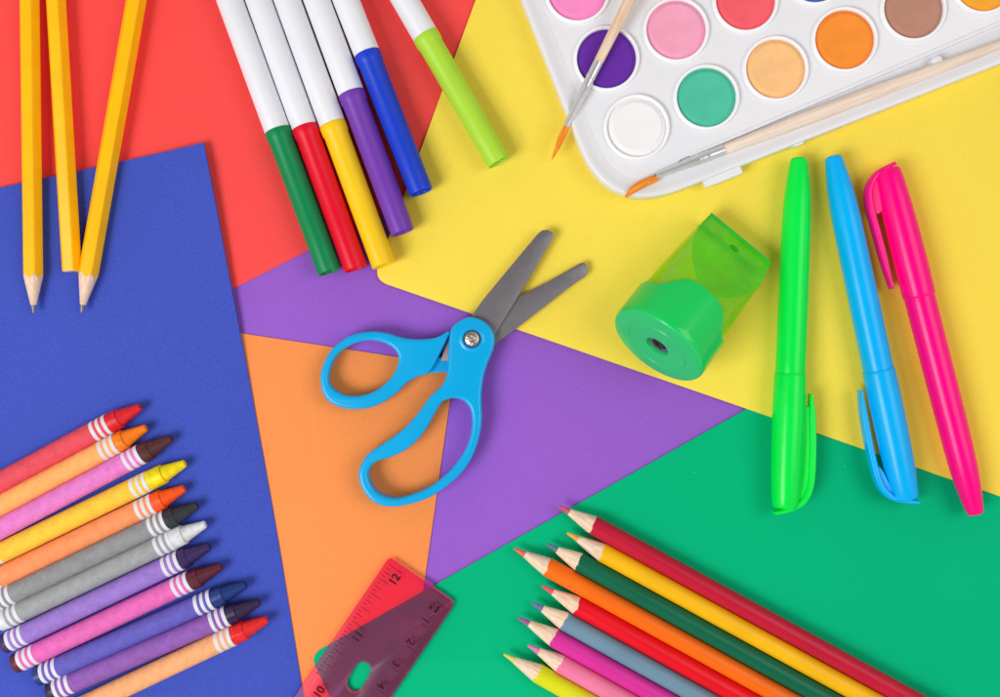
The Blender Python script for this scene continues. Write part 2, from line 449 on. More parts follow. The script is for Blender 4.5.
# ------------------------------------------------------------------ felt pens
white_pl = mat('felt_pen_white', rgb(236, 237, 244, .95), rough=.42, spec=.3, var=.01)
FP = [
 ((230, 0), (278.2, 131), (329.8, 272), (4, 136, 78), 'white felt pen with dark green cap, leftmost of the bunch', Z_RED),
 ((258.9, 0), (307.4, 127), (356, 269), (232, 8, 44), 'white felt pen with red cap', Z_RED),
 ((287.4, 0), (334.8, 124), (384, 265.5), (252, 206, 24), 'white felt pen with yellow cap', Z_YEL),
 ((316.9, 0), (351.9, 93.6), (402.7, 232.5), (118, 62, 178), 'white felt pen with purple cap', Z_YEL),
 ((346, 0), (367.3, 54), (421.4, 192.5), (28, 66, 206), 'white felt pen with royal blue cap', Z_YEL),
 ((405, 0), (426.8, 35.4), (498.8, 162.5), (178, 226, 62), 'white felt pen with lime green cap, apart from the bunch', Z_YEL),
]
def felt_pen(i, top, cs, ce, col, label, zc):
    Rb = 13.3 * S * .975
    z = max(zc, Z_RED) + Rb
    E = P(ce[0], ce[1], z + .0012); C = P(cs[0], cs[1], z); T = P(top[0], top[1], z)
    d = (C - E).normalized()
    # the barrel runs on in the direction it has in the picture
    A = E; M = frame(A, A + (T - E).normalized(), random.uniform(0, 6))
    Lc = (C - E).length
    root = empty('felt_pen', label, 'felt pen', M, group='white felt pens with coloured caps')
    cm = plastic('cap_%d' % i, *col, rough=.36)
    k = S
    lathe('barrel', [(Lc - .003, Rb * .9), (Lc + .0002, Rb * .96), (Lc + .0006, Rb), (Lc + .06, Rb), (.15, Rb * .99), (.152, Rb * .9), (.152, 0)], white_pl, root)
    R = Rb
    prof = [(.0055, 0), (.0055, R * .74), (.0007, R * .78), (.0002, R * .81), (0, R * .85), (.0002, R * .89), (.0009, R * .915), (.02, R * .93), (Lc - .0042, R * .95),
            (Lc - .0038, R * .98), (Lc - .0034, R * 1.02), (Lc - .0006, R * 1.035), (Lc - .0001, R * 1.03), (Lc + .0001, R * 1.0), (Lc + .0001, R * .93)]
    cap = lathe('cap', prof, cm, root, ang=55)
    # three fins inside the hollow cap end
    V = []; F = []
    for q in range(3):
        a = q * 2 * math.pi / 3 + 1.2; u = Vector((0, math.cos(a), math.sin(a))); w = Vector((0, -math.sin(a), math.cos(a))) * .00035
        for x in (.0009, .0046):
            for r in (0.0, R * .75):
                for s in (-1, 1):
                    p = u * r + w * s; p.x = x; V.append(p)
        o = q * 8
        for f in ((0, 1, 3, 2), (4, 5, 7, 6), (0, 2, 6, 4), (1, 3, 7, 5), (0, 1, 5, 4), (2, 3, 7, 6)): F.append(tuple(o + j for j in f))
    fin = mesh_obj('fin', V, F, cm, root)
    join([cap, fin], 'cap')
    return root
for i, c in enumerate(FP): felt_pen(i, *c)

# ------------------------------------------------------------------ highlighters
def highlighter(i, butt, joint, end, col, label, zc, clip, clipw, web, cr=(1, 1, 1), bl=0):
    RB = 14.9 * S * .965; RC = 16.4 * S * .965
    z = zc + RC
    A = P(butt[0], butt[1], z); J = P(joint[0], joint[1], z); E = P(end[0], end[1], z)
    M = frame(A, E); Lj = (J - A).dot((E - A).normalized()); Le = (E - A).length
    root = empty('highlighter', label, 'highlighter', M, group='highlighter pens')
    m = plastic('highlighter_%d' % i, *col, k=1.0, rough=.25)
    R = RB
    lathe('barrel', [(0, 0), (0, R * .42), (.0004, R * .52), (.0012, R * .575), (.006, R * .70), (.012, R * .83), (.018, R * .91), (.026, R * .955), (.05, R * .99), (Lj - .004, R * 1.0), (Lj - .0008, R), (Lj + .002, R * .94)], m, root, ang=60)
    n = Le - Lj; C = RC
    cap = lathe('cap', [(Lj + .0001, R * .93), (Lj, C * .92), (Lj + .0003, C * .955), (Lj + .0012, C * .97), (Lj + n * .25, C * 1.0), (Lj + n * .5, C * .985), (Lj + n * .75, C * .93), (Lj + n * .93, C * .84), (Le - .0012, C * .79), (Le - .0003, C * .74), (Le, C * .65), (Le, 0)], m, root, ang=60)
    o = prism('clip', [ribbon(catmull(clip, 6, False), [w for w in [a[0] for a in catmull([(c, 0) for c in clipw], 6, False)]])], z - .0024, z + .0024, .0007, m, parent=None, zp=z)
    o.data.transform(M.inverted()); o.parent = root
    if web:
        wo = prism('clip_web', [catmull(web, 4)], z - .0012, z + .0012, .0003, m, zp=z)
        wo.data.transform(M.inverted()); wo.parent = root
        join([o, wo], 'clip')
    return root, M, m
highlighter(0, (799, 158), (789.5, 373), (785, 508), (0, 236, 76), 'bright green highlighter beside the sharpener', Z_YEL,
    [(810.2, 393.5), (811.5, 416), (812, 450), (810, 483), (803, 500), (790, 508.5), (773.5, 513)], [2, 5.5, 6, 6, 6, 5, 3.5],
    [(802, 414), (809, 408), (810, 450), (809, 485), (800, 503), (785, 509), (779, 503), (797, 493), (802, 455)])
highlighter(1, (833, 156), (878.5, 369.5), (906, 499), (0, 178, 250), 'sky blue highlighter in the middle of three', Z_YEL,
    [(860, 390), (863.3, 416), (870.3, 453), (877.8, 481), (886, 493.5), (898, 499.5), (918.5, 502)], [2, 5.5, 6, 6, 6, 5, 3.5],
    [(870, 463), (880, 468), (889, 484), (897, 494), (906, 499), (899, 502), (885, 495), (876, 480)])
_, MP, mp_ = highlighter(2, (975.5, 514), (920, 296.5), (886.5, 169), (255, 0, 132), 'hot pink highlighter at the right with its cap upward', Z_YEL,
    [(891.5, 289), (883.5, 260), (876, 232), (869, 205), (868.5, 188), (877, 173.5), (894, 163.5)], [2.4, 5.5, 6, 6, 5.5, 5, 3.5],
    [(872, 215), (882, 210), (884, 190), (888, 172), (880, 172), (870, 186), (870, 205)])
# worn silver print along the pink barrel: a line of tiny strokes
silver = mat('silver_print', rgb(225, 205, 205), rough=.4, spec=.5)
V = []; F = []
RB = 14.9 * S * .965
x = .031
while x < .079:
    w = random.uniform(.0003, .0006); h = random.uniform(.0003, .0006)
    if random.random() < .12: x += .0008
    a0 = math.radians(180 - 2) ; R = RB * 1.003
    o = len(V)
    for xx in (x, x + w):
        for aa in (-h / R, h / R):
            a = math.radians(-10) + aa
            V.append((xx, -R * math.cos(a), R * math.sin(-a)))
    F.append((o, o + 1, o + 3, o + 2)); x += w + .0003
pr = mesh_obj('printed_line', V, F, silver, bpy.data.objects.get('highlighter.002'), smooth=False)

# ------------------------------------------------------------------ scissors
sb = mat('scissor_blue', rgb(0, 170, 232, .97), rough=.27, spec=.4, var=.02, vscale=80, bump=.04, bscale=500)
steel = mat('scissor_steel', rgb(136, 131, 136), rough=.42, spec=.5, metal=.75, var=.06, vscale=300, bump=.12, bscale=1800)
zs = Z_YEL
sroot = empty('scissors', 'open scissors with light blue handles and grey blades', 'scissors', loc=P(472, 339, zs))
bpy.context.view_layer.update()
hA = [(450.4, 331.9), (453.7, 325.4), (464.4, 318.6), (473, 317.4), (483.8, 321.1), (492.4, 329.7), (495, 340.5), (492.4, 352), (488.3, 362), (484, 376), (481.6, 396), (482, 422), (477, 445), (466.5, 466.5), (447.8, 485), (424.8, 499), (396.1, 506), (376, 502.4), (363.5, 489.4), (359.3, 473.7), (362.7, 462), (370.3, 452), (387.5, 440.6), (404.7, 427.7), (419, 412), (430.6, 396), (442, 385.5), (446.4, 376), (448.2, 365), (449, 345)]
holeA = [(441.5, 403.0), (446, 399.6), (454, 398), (464, 401), (470.5, 409.5), (472, 424.8), (467.4, 445), (453.5, 466.5), (433.5, 484), (410.5, 494.4), (393.3, 497.3), (377.5, 491), (370, 479.4), (370, 469.3), (376.5, 461.4), (393.3, 455.8), (410.5, 446.4), (424.8, 431.2), (434.9, 413.5)]
hB = [(450.2, 331.0), (436.3, 337.3), (419, 339.2), (401.9, 337.3), (387.5, 333), (370.3, 331.3), (350.2, 335.8), (333, 348.8), (322.8, 367.4), (321.5, 384.6), (327.4, 399), (341.6, 407.2), (361.7, 408.8), (378.9, 404.5), (396, 393.8), (407.6, 382.5), (418, 376.5), (428.0, 373.6), (434, 366), (440, 354), (446, 342)]
holeB = [(368.9, 340.4), (384.6, 343), (395.5, 350.2), (399, 360), (393.6, 374.6), (378.9, 388.6), (361.7, 395.2), (344.5, 394.4), (332, 386), (329.6, 374.6), (336, 357.4), (350.2, 345.4)]
prism('handle', [catmull(hB, 6), catmull(holeB, 6)], zs + .0002, zs + .0066, .00125, sb, sroot, res=5, zp=zs + .004, ang=60)
tabB = [(424, 374), (432, 360), (440, 357.4), (470, 357), (486, 340), (494, 350), (480, 368), (446, 371.8)]
t1 = prism('handle_tab', [tabB], zs + .0012, zs + .0031, .0003, sb, sroot, zp=zs + .003)
h2 = prism('handle', [catmull(hA, 6), catmull(holeA, 6)], zs + .0008, zs + .0078, .00125, sb, sroot, res=5, zp=zs + .005, ang=60)
# a raised ring makes a shallow dish; shade inside it is painted dark blue
bl2 = [(518.2, 296.4), (548.4, 281.3), (580.6, 263.0), (584.0, 262.5), (586.3, 265), (587.7, 269.5), (587.2, 273.5), (584.5, 277), (569.9, 286.7), (537.6, 312.0), (516, 328.7), (496.7, 343), (478, 356), (455, 362), (440.6, 361), (449, 335), (470, 318), (496, 306)]
bl1 = [(466, 324), (470.9, 316.8), (482, 301), (494.6, 285.6), (516, 259.8), (537.6, 234), (541.9, 230.4), (547.3, 229.7), (552.6, 232.5), (554, 236.1), (548.4, 245.8), (531, 274.9), (518.2, 296.4), (494.6, 335), (486, 350), (470, 352)]
prism('blade', [bl2], zs + .0022, zs + .0034, .00018, steel, sroot, res=2, zp=zs + .003, ang=30)
prism('blade', [bl1], zs + .0036, zs + .0048, .00018, steel, sroot, res=2, zp=zs + .0045, ang=30)
metal_screw = mat('screw_metal', rgb(205, 190, 178), rough=.25, metal=.95, var=.25, vscale=1500, bump=.6, bscale=1600)
recess_shade = mat('screw_recess_shade', rgb(0, 78, 128), rough=.5)
c0 = P(472, 338.9, zs + .0078)
def at_root(o, loc, root): o.location = loc - root.location; return o
g1 = lathe('screw_recess_shade', [(0, 0), (.00008, .0034), (.00010, .0034), (-.0001, .0035)], recess_shade, sroot, axis='Z'); at_root(g1, c0, sroot)
g1.name = 'screw_recess'
rg = lathe('raised_ring', [(-.0001, .0034), (.0003, .00348), (.0004, .0037), (.00033, .0041), (.0001, .0047), (-.0002, .0052)], sb, sroot, axis='Z', ang=80); at_root(rg, c0, sroot)
sh = lathe('screw', [(.0000, .0028), (.0006, .00275), (.0009, .0025), (.00105, .0018), (.0011, .0015), (.0006, .0012), (.0005, .0005), (.0008, .0003), (.0008, 0)], metal_screw, sroot, axis='Z', ang=25); at_root(sh, c0, sroot)

# ------------------------------------------------------------------ sharpener
sg = plastic('sharpener_green', 0, 210, 94, rough=.28, coat=.3)
sgl = plastic('sharpener_face_green', 36, 208, 112, rough=.32, coat=.3)
clear_g = clear_mat('sharpener_clear', (.66, 1.0, .28, 1), rgb(96, 255, 0), .56, rough=.07, refl=.10, trans=.1, wavy=.22)
clear_f = clear_mat('sharpener_clear_side', (.80, 1.0, .30, 1), rgb(158, 255, 14), .5, rough=.08, refl=.10, trans=.1, wavy=.6)  # paler copy of the same plastic: the flanks' brighter look put into colour
rim_g = clear_mat('sharpener_rim', (.30, .92, .15, 1), rgb(0, 225, 50), .6, rough=.15, refl=.2)
R = .0186; tE = .0052; wE = .0142; Ls = .0535; UC = .0165; th = math.atan((R - tE) / (Ls - UC))
zD = Z_YEL + R * math.cos(th) + UC * math.sin(th)
D0 = P(657.0, 347.0, zD)
e2 = P(734.5, 244.0, .008)
hd = Vector((e2.x - D0.x, e2.y - D0.y, 0)).normalized()
xd = (hd * math.cos(th) + Vector((0, 0, -math.sin(th)))).normalized()
yd = Vector((0, 0, 1)).cross(hd).normalized(); zd = xd.cross(yd)
M = Matrix((xd, yd, zd)).transposed().to_4x4(); M.translation = D0
sroot2 = empty('pencil_sharpener', 'green pencil sharpener with a clear shavings container', 'pencil sharpener', M)
def ring(u, n=96):
    f = max(0, min(1, (u - UC) / (Ls - UC)))
    a = R * .95; w = a + (wE - a) * max(0, min(1, u / Ls)) ** 1.9; t = R + .0002 + (tE - R) * ((u - UC) / (Ls - UC))
    out = []
    for s in range(n):
        an = 2 * math.pi * s / n
        y = math.cos(an); z = math.sin(an)
        p = 2 + 5 * f ** 2.5          # round section turns square towards the end
        q = (abs(y) ** p + abs(z) ** p) ** (-1 / p)
        yy = w * y * q; zz = a * z * q
        zz = max(-t, min(t, zz))      # two slanting flats close in like a wedge
        out.append((u, yy, zz))
    return out
def loft(name, us, n, m, scale=1.0, cap=True, parent=None):
    V = []; F = []
    for u in us:
        V += [(u, y * scale, z * scale) for (_, y, z) in ring(u, n)]
    for k in range(len(us) - 1):
        for s in range(n):
            q = (s + 1) % n; F.append((k * n + s, (k + 1) * n + s, (k + 1) * n + q, k * n + q))
    FM = []
    for f in F:
        c = [V[i] for i in f]; u = sum(q[0] for q in c) / 4; z = sum(q[2] for q in c) / 4
        t = R + .0002 + (tE - R) * ((u - UC) / (Ls - UC))
        FM.append(0 if abs(z) > t - .00002 else 1)
    if cap: F.append(tuple((len(us) - 1) * n + s for s in range(n))); FM.append(1)
    return mesh_obj(name, V, F, m, parent, FM, ang=28)
loft('shavings_container', [.011 + (Ls - .011) * i / 110 for i in range(111)], 320, [clear_g, clear_f], parent=sroot2)
rr = ring(Ls - .0007); V = []; F = []; n = 96
for (u, y, z) in rr: V += [(Ls - .0011, y * 1.012, z * 1.03), (Ls + .0003, y * 1.012, z * 1.03), (Ls + .0003, y * .93, z * .83), (Ls - .0011, y * .93, z * .83)]
for s in range(n):
    q = (s + 1) % n
    for j in range(4): F.append((4 * s + j, 4 * s + (j + 1) % 4, 4 * q + (j + 1) % 4, 4 * q + j))
mesh_obj('container_rim', V, F, rim_g, sroot2, ang=30)
# collar with a wavy edge
def wave(a):
    # a measured from the top of the collar (local +z)
    d = math.cos(a)
    d = math.degrees(abs(a))
    return .0150 + .0052 / (1 + math.exp((d - 34) / 5.0)) - .0016 * math.exp(-((d - 52) / 12) ** 2)
V = []; F = []; n = 120; rows = 14
for s in range(n):
    an = 2 * math.pi * s / n; a = (an - math.pi / 2 + math.pi) % (2 * math.pi) - math.pi
    if abs(a) > math.pi / 2: a = math.pi - abs(a)
    we = wave(a)
    pr_ = [(0.0008, R * .985), (.0014, R * .998), (.003, R)] + [(.003 + (we - .003) * k / 8, R * (1 - .004 * k / 8)) for k in range(1, 9)] + [(we + .0002, R * .975), (we, R * .955), (.004, R * .955)]
    for (x, r) in pr_: V.append((x, r * math.cos(an), r * math.sin(an)))
rows = len(pr_)
for s in range(n):
    q = (s + 1) % n
    for k in range(rows - 1): F.append((s * rows + k, s * rows + k + 1, q * rows + k + 1, q * rows + k))
mesh_obj('collar', V, F, sg, sroot2, ang=50)
face = lathe('face_plate', [(.0012, R * .985), (.0006, R * .985), (.0001, R * .965), (0, R * .94), (0, R * .66), (.00025, R * .645), (.00025, R * .63), (0, R * .615), (0, R * .27), (.0001, R * .245), (.0012, R * .225), (.004, R * .21)], sgl, sroot2, seg=96, ang=30)
hole_metal = mat('sharpener_metal', rgb(150, 150, 150), rough=.3, metal=.9, var=.4, vscale=900)
hole_dark = mat('sharpener_hole', rgb(50, 56, 50), rough=.5)
o = lathe('pencil_hole', [(.0012, .0039), (.0014, .0028), (.006, .0022), (.006, 0)], [hole_metal, hole_dark], sroot2, mi=[0, 0, 1])
V = [(.0006, -.0030, .0006), (.0006, .0016, .0030), (.0012, .0022, .0018), (.0012, -.0024, -.0006)]
mesh_obj('cutting_blade', V, [(0, 1, 2, 3)], hole_metal, sroot2, smooth=False)
# small slot in the flat end of the container
sl = lathe('latch_slot', [(0, 0), (.00015, .0018), (.0003, .0018)], rim_g, sroot2, axis='Z'); sl.data.materials[0] = plastic('slot_green', 40, 190, 20)
sl.scale = (.55, 1, 1)
pz = ring(Ls - .0068)[24]; sl.location = (Ls - .0068, 0, pz[2] + .0001)
sl.rotation_euler = (0, th, 0)

# ------------------------------------------------------------------ ruler
px0 = Vector((388.9, 557.5)); ld = Vector((-.563, .8265)); wd = Vector((.8265, .563)); RW = 81; RL = 640
zr = Z_GRN + .0001; zt = zr + .0022
def rp(l, w): return tuple(px0 + ld * l + wd * w)
k_ = S * (1 - zt / H); mmpx = .001 / k_
pink_c = clear_mat('ruler_pink', (.99, .56, .80, 1), rgb(255, 90, 140), .085, rough=.15, refl=.03)
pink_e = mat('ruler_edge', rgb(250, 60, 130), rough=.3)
ink = mat('ruler_ink', rgb(70, 24, 36), rough=.7, spec=.1)
rroot = empty('ruler', 'clear pink plastic ruler lying over orange and green sheets', 'ruler', loc=P(*rp(40, RW / 2), zr))
bpy.context.view_layer.update()
outl = rounded([rp(0, 0), rp(0, RW), rp(RL, RW), rp(RL, 0)], [5, 7, 4, 4])
hc = Vector(rp(116.5, 38.7)); hl = []
hc = Vector((358.4, 677.6))
hl_ = 8.0; hr = 8.2
hd_ = Vector((-.50, .866)); hq = Vector((.866, .50))
for q in range(13):
    a = math.pi * q / 12; hl.append(tuple(hc + hd_ * (hl_ + hr * math.sin(a)) + hq * hr * math.cos(a)))
for q in range(13):
    a = math.pi + math.pi * q / 12; hl.append(tuple(hc + hd_ * (-hl_ + hr * math.sin(a)) + hq * hr * math.cos(a)))
rb = prism('ruler_body', [outl, hl], zr, zt, .0003, pink_c, rroot, res=2, zp=zt)
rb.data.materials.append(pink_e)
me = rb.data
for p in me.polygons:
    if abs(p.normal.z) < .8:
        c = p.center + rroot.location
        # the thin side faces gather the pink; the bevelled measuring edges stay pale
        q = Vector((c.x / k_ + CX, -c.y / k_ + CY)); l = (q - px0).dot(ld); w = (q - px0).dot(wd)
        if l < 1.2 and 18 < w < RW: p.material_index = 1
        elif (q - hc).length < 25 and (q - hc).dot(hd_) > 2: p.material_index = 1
def bars(name, segs, m, parent, z):
    V = []; F = []
    for (a, b, w) in segs:
        A = P(*a, z); B = P(*b, z); d = (B - A).normalized(); nrm = Vector((-d.y, d.x, 0)) * w / 2; o = len(V)
        for p in (A - nrm, A + nrm, B + nrm, B - nrm): V.append(p - parent.location)
        F.append((o, o + 1, o + 2, o + 3))
    return mesh_obj(name, V, F, m, parent, smooth=False)
zi = zt + .00004
segs = []
for n16 in range(0, 32):
    l = (2.2 + n16 * 25.4 / 16) * mmpx
    ln = 7 if n16 % 2 else 10.5
    if n16 % 4 == 0: ln = 14
    if n16 % 8 == 0: ln = 16
    if n16 % 16 == 0: ln = 18.5
    segs.append((rp(l, 4.0), rp(l, ln + .8), .00021))
tx = []
def text(s, l, w, size, d_read, flip, bold=0.0):
    cu = bpy.data.curves.new('txt', 'FONT'); cu.body = s; cu.size = size; cu.align_x = 'CENTER'; cu.align_y = 'CENTER'; cu.offset = bold
    tmp = bpy.data.objects.new('tmp', cu); COL.objects.link(tmp)
    me = bpy.data.meshes.new_from_object(tmp.evaluated_get(bpy.context.evaluated_depsgraph_get()))
    bpy.data.objects.remove(tmp); bpy.data.curves.remove(cu)
    c = P(*rp(l, w), zi); d = Vector((d_read.x, -d_read.y, 0)).normalized()
    Mx = Matrix((d, Vector((-d.y, d.x, 0)), Vector((0, 0, 1)))).transposed().to_4x4(); Mx.translation = c - rroot.location
    me.transform(Mx); me.materials.clear(); me.materials.append(ink)
    o = link(bpy.data.objects.new('txt', me), rroot)
    return o
tx = [bars('inch_scale', segs, ink, rroot, zi)]
for nn, l in (('12', 5.7), ('11', 31.4), ('10', 57.0)):
    tx.append(text(nn, l * mmpx, 17.2 if nn == '12' else 18.5, .0044, -ld, False, .00014))
join(tx, 'inch_scale')
segs = []
for n in range(0, 60):
    l = (3.7 + n) * mmpx
    ln = 8.5
    if n % 5 == 0: ln = 11.5
    if n % 10 == 0: ln = 16.5
    segs.append((rp(l, RW - 1.6), rp(l, RW - ln), .00024))
tx = [bars('centimetre_scale', segs, ink, rroot, zi)]
for n in range(1, 6):
    tx.append(text(str(n), (3.7 + n * 10 - 1.9) * mmpx, RW - 15.5, .0042, ld, True, .00014))
tx.append(text('CM', (3.7 + 2.3) * mmpx, RW - 18.5, .0020, ld, True, .00006))
tx.append(text('MM', (3.7 + 2.3) * mmpx, RW - 12.0, .0020, ld, True, .00006))
join(tx, 'centimetre_scale')

# ------------------------------------------------------------------ paint box
tray_m = mat('paint_box_white', rgb(233, 233, 238, .98), rough=.35, spec=.4, var=.01, sss=.0)
O = Vector((608.2, 218.0)); U = Vector((.93, -.367)).normalized(); W = Vector((U.y, -U.x)); W = Vector((-.367, -.93)).normalized()
def tp(u, v): return O + U * u + W * v
TU, TV = 560, 330
z0 = Z_YEL; ZT = z0 + .0085
base = rounded([tuple(tp(0, 0)), tuple(tp(TU, 0)), tuple(tp(TU, TV)), tuple(tp(0, TV))], [80, 60, 60, 80], 20)
def inset(loop, d):
    n = len(loop); out = []
    for i in range(n):
        a = Vector(loop[i - 1]); b = Vector(loop[(i + 1) % n]); t_ = (b - a)
        if t_.length < 1e-6: t_ = Vector((1, 0))
        t_.normalize(); q = Vector((t_.y, -t_.x))
        p = Vector(loop[i])
        c = tp(TU / 2, TV / 2)
        if q.dot(c - p) < 0: q = -q
        out.append(p + q * d)
    return out
# make the loop evenly dense before insetting
dense = []
for i in range(len(base)):
    a = Vector(base[i]); b = Vector(base[(i + 1) % len(base)]); m_ = max(1, int((b - a).length / 8))
    for k in range(m_): dense.append(tuple(a + (b - a) * k / m_))
prof = [(1.5, z0), (0, z0 + .001), (0, ZT - .0008), (.7, ZT - .0002), (2, ZT), (3.4, ZT), (5.5, ZT - .0002), (9, ZT - .0008), (12, ZT - .0012), (15, ZT - .00148), (18, ZT - .0016), (22, ZT - .0024), (28, ZT - .0034)]
V = []; F = []; n = len(dense)
troot = empty('paint_box', 'white plastic watercolour paint box at the upper right', 'paint box', loc=P(*tp(80, 60), z0))
for (d, z) in prof:
    for q in inset(dense, d): V.append(P(q.x, q.y, ZT) * 1.0 - troot.location); V[-1].z = z - troot.location.z
for k in range(len(prof) - 1):
    for s in range(n):
        q = (s + 1) % n; F.append((k * n + s, k * n + q, (k + 1) * n + q, (k + 1) * n + s))
F.append(tuple((len(prof) - 1) * n + s for s in range(n)))
bpy.context.view_layer.update()
shell = mesh_obj('tray', V, F, tray_m, troot, ang=70)
ZF = ZT - .0016          # level of the plateau that carries the pans
# plateau outline: leaves a long recess along the lower edge for the brush
def from_px(x, y):
    v = Vector((x, y)) - O; return v.dot(U), v.dot(W)
ridge_l = from_px(781, 116.3); ridge_r = from_px(1000, 22.5)
rs = (ridge_r[1] - ridge_l[1]) / (ridge_r[0] - ridge_l[0])
def ridge_v(u): return ridge_l[1] + (u - ridge_l[0]) * rs
us, vs = from_px(673, 168)
plat = [tp(16, TV - 80)] + [Vector(q) for q in rounded([tuple(tp(16, 90)), tuple(tp(16, 16)), tuple(tp(90, 16))], [0, 65, 0], 20)][1:-1]
plat += [Vector(q) for q in rounded([tuple(tp(83, 17)), tuple(tp(83, ridge_v(83))), tuple(tp(150, ridge_v(150)))], [0, 9, 0], 8)][:-1]
plat += [tp(u, ridge_v(u)) for u in (160, 260, 360, 460)] + [tp(TU - 14, ridge_v(TU - 20)), tp(TU - 14, TV - 80), tp(TU - 45, TV - 34), tp(TU - 80, TV - 14), tp(80, TV - 14), tp(34, TV - 34)]
pl = prism('plateau', [[tuple(p) for p in plat]], z0 + .002, ZF, .00025, tray_m, troot, res=3, zp=ZF)
lip = [tp(u, ridge_v(u)) for u in (99, 110, 160, 260, 360, 460, 540)]
lip = catmull([tuple(p) for p in lip], 5, False)
lp = prism('ridge', [ribbon(lip, [4.0] * len(lip))], z0 + .002, ZF + .00035, .0003, tray_m, troot, res=3, zp=ZF)
lb = [tp(76, 6), tp(84, 10), tp(90, 11)]
join([shell, pl, lp], 'tray')
# catch at the front, brush clip in the recess
u0, v0 = from_px(707, 188); u1, v1 = from_px(742.5, 173.5)
cat_ = rounded([tuple(tp(u0 - 1, 4)), tuple(tp(u1 + 1, 4)), tuple(tp(u1 + 1, -8)), tuple(tp(u0 - 1, -8))], [1, 1, 3, 3], 4)
prism('catch', [cat_], z0 + .0025, z0 + .0068, .0006, tray_m, troot, zp=z0 + .006)
u2, v2 = from_px(800, 143)
prism('hinge_stub', [rounded([tuple(tp(u2 - 9, 3)), tuple(tp(u2 + 5, 3)), tuple(tp(u2 + 3, -2.5)), tuple(tp(u2 - 7, -2.5))], [1, 1, 2, 2], 4)], z0 + .002, z0 + .0065, .0004, tray_m, troot, zp=z0 + .006)
ub, vb = from_px(936, 59)
prism('brush_clip', [rounded([tuple(tp(ub - 6, vb - 8)), tuple(tp(ub + 6, vb - 8)), tuple(tp(ub + 7, vb + 3)), tuple(tp(ub - 4, vb + 3.5))], [3, 3, 5, 5], 5)], z0 + .003, ZT + .0002, .0008, tray_m, troot, zp=ZT)
ub, vb = from_px(678, 181)
prism('brush_clip', [ribbon(catmull([tuple(tp(ub - 5, vb + 2)), tuple(tp(ub + 1, vb - 1)), tuple(tp(ub + 4, vb - 8))], 5, False), [2.4] * 11)], z0 + .003, ZF - .0008, .0004, tray_m, troot, zp=ZF)

cup_m = mat('pan_cup_white', rgb(248, 248, 252, 1), rough=.3, spec=.45, var=.01)
PANS = [
 ((636.8, 127.0), (247, 246, 248), 'white paint pan in the corner of the paint box'),
 ((706.5, 97.2), (82, 198, 166), 'sea green paint pan beside the white one'),
 ((775.8, 68.6), (255, 200, 138), 'pale peach paint pan between green and orange pans'),
 ((844.8, 39.4), (255, 150, 56), 'vivid orange paint pan between the peach and brown pans'),
 ((913.6, 8.6), (192, 140, 122), 'brown paint pan right of the vivid orange one'),
 ((983.0, -18.5), (255, 172, 56), 'yellow orange paint pan cut by the top edge at far right'),
 ((606.6, 58.4), (106, 48, 168), 'deep violet paint pan under the slanting brush'),
 ((676.2, 29.6), (250, 168, 198), 'light pink paint pan beside the violet one'),
 ((745.6, .2), (252, 100, 112), 'coral red paint pan at the top edge'),
 ((814.6, -27.5), (70, 110, 200), 'blue paint pan barely showing at the top edge'),
 ((577.4, -9.4), (255, 146, 206), 'bubblegum pink paint pan at the top left of the box'),
]
def pan(i, c, col, label):
    zz = ZF - .0002
    k = S * (1 - (zz + .001) / H); c0 = P(c[0], c[1], zz + .001); c0.z = zz
    root = empty('paint_pan', label, 'paint pan', loc=c0, group='round watercolour pans')
    lathe('cup', [(.0, 33.2 * k), (.0012, 33.0 * k), (.0017, 32.4 * k), (.0019, 31.3 * k), (.0018, 30.2 * k), (.0013, 29.6 * k), (.0002, 29.2 * k)], cup_m, root, axis='Z', seg=80, ang=70)
    pm = mat('paint_%d' % i, rgb(*col, .95), rough=.75, spec=.12, var=.05 if i else .01, vscale=160, bump=.10 if i else .03, bscale=1400, specks=.04 if i else .01)
    r1 = 24.6 if i else 24.0
    lathe('paint_cake', [(.0003, 29.3 * k), (.0004, 29.2 * k), (.0006, 28.8 * k), (.0018, (r1 + .4) * k), (.0019, (r1 - .3) * k), (.0018, r1 * .6 * k), (.0018, 0)], pm, root, axis='Z', seg=80, ang=18)
    return root
for i, c in enumerate(PANS): pan(i, *c)

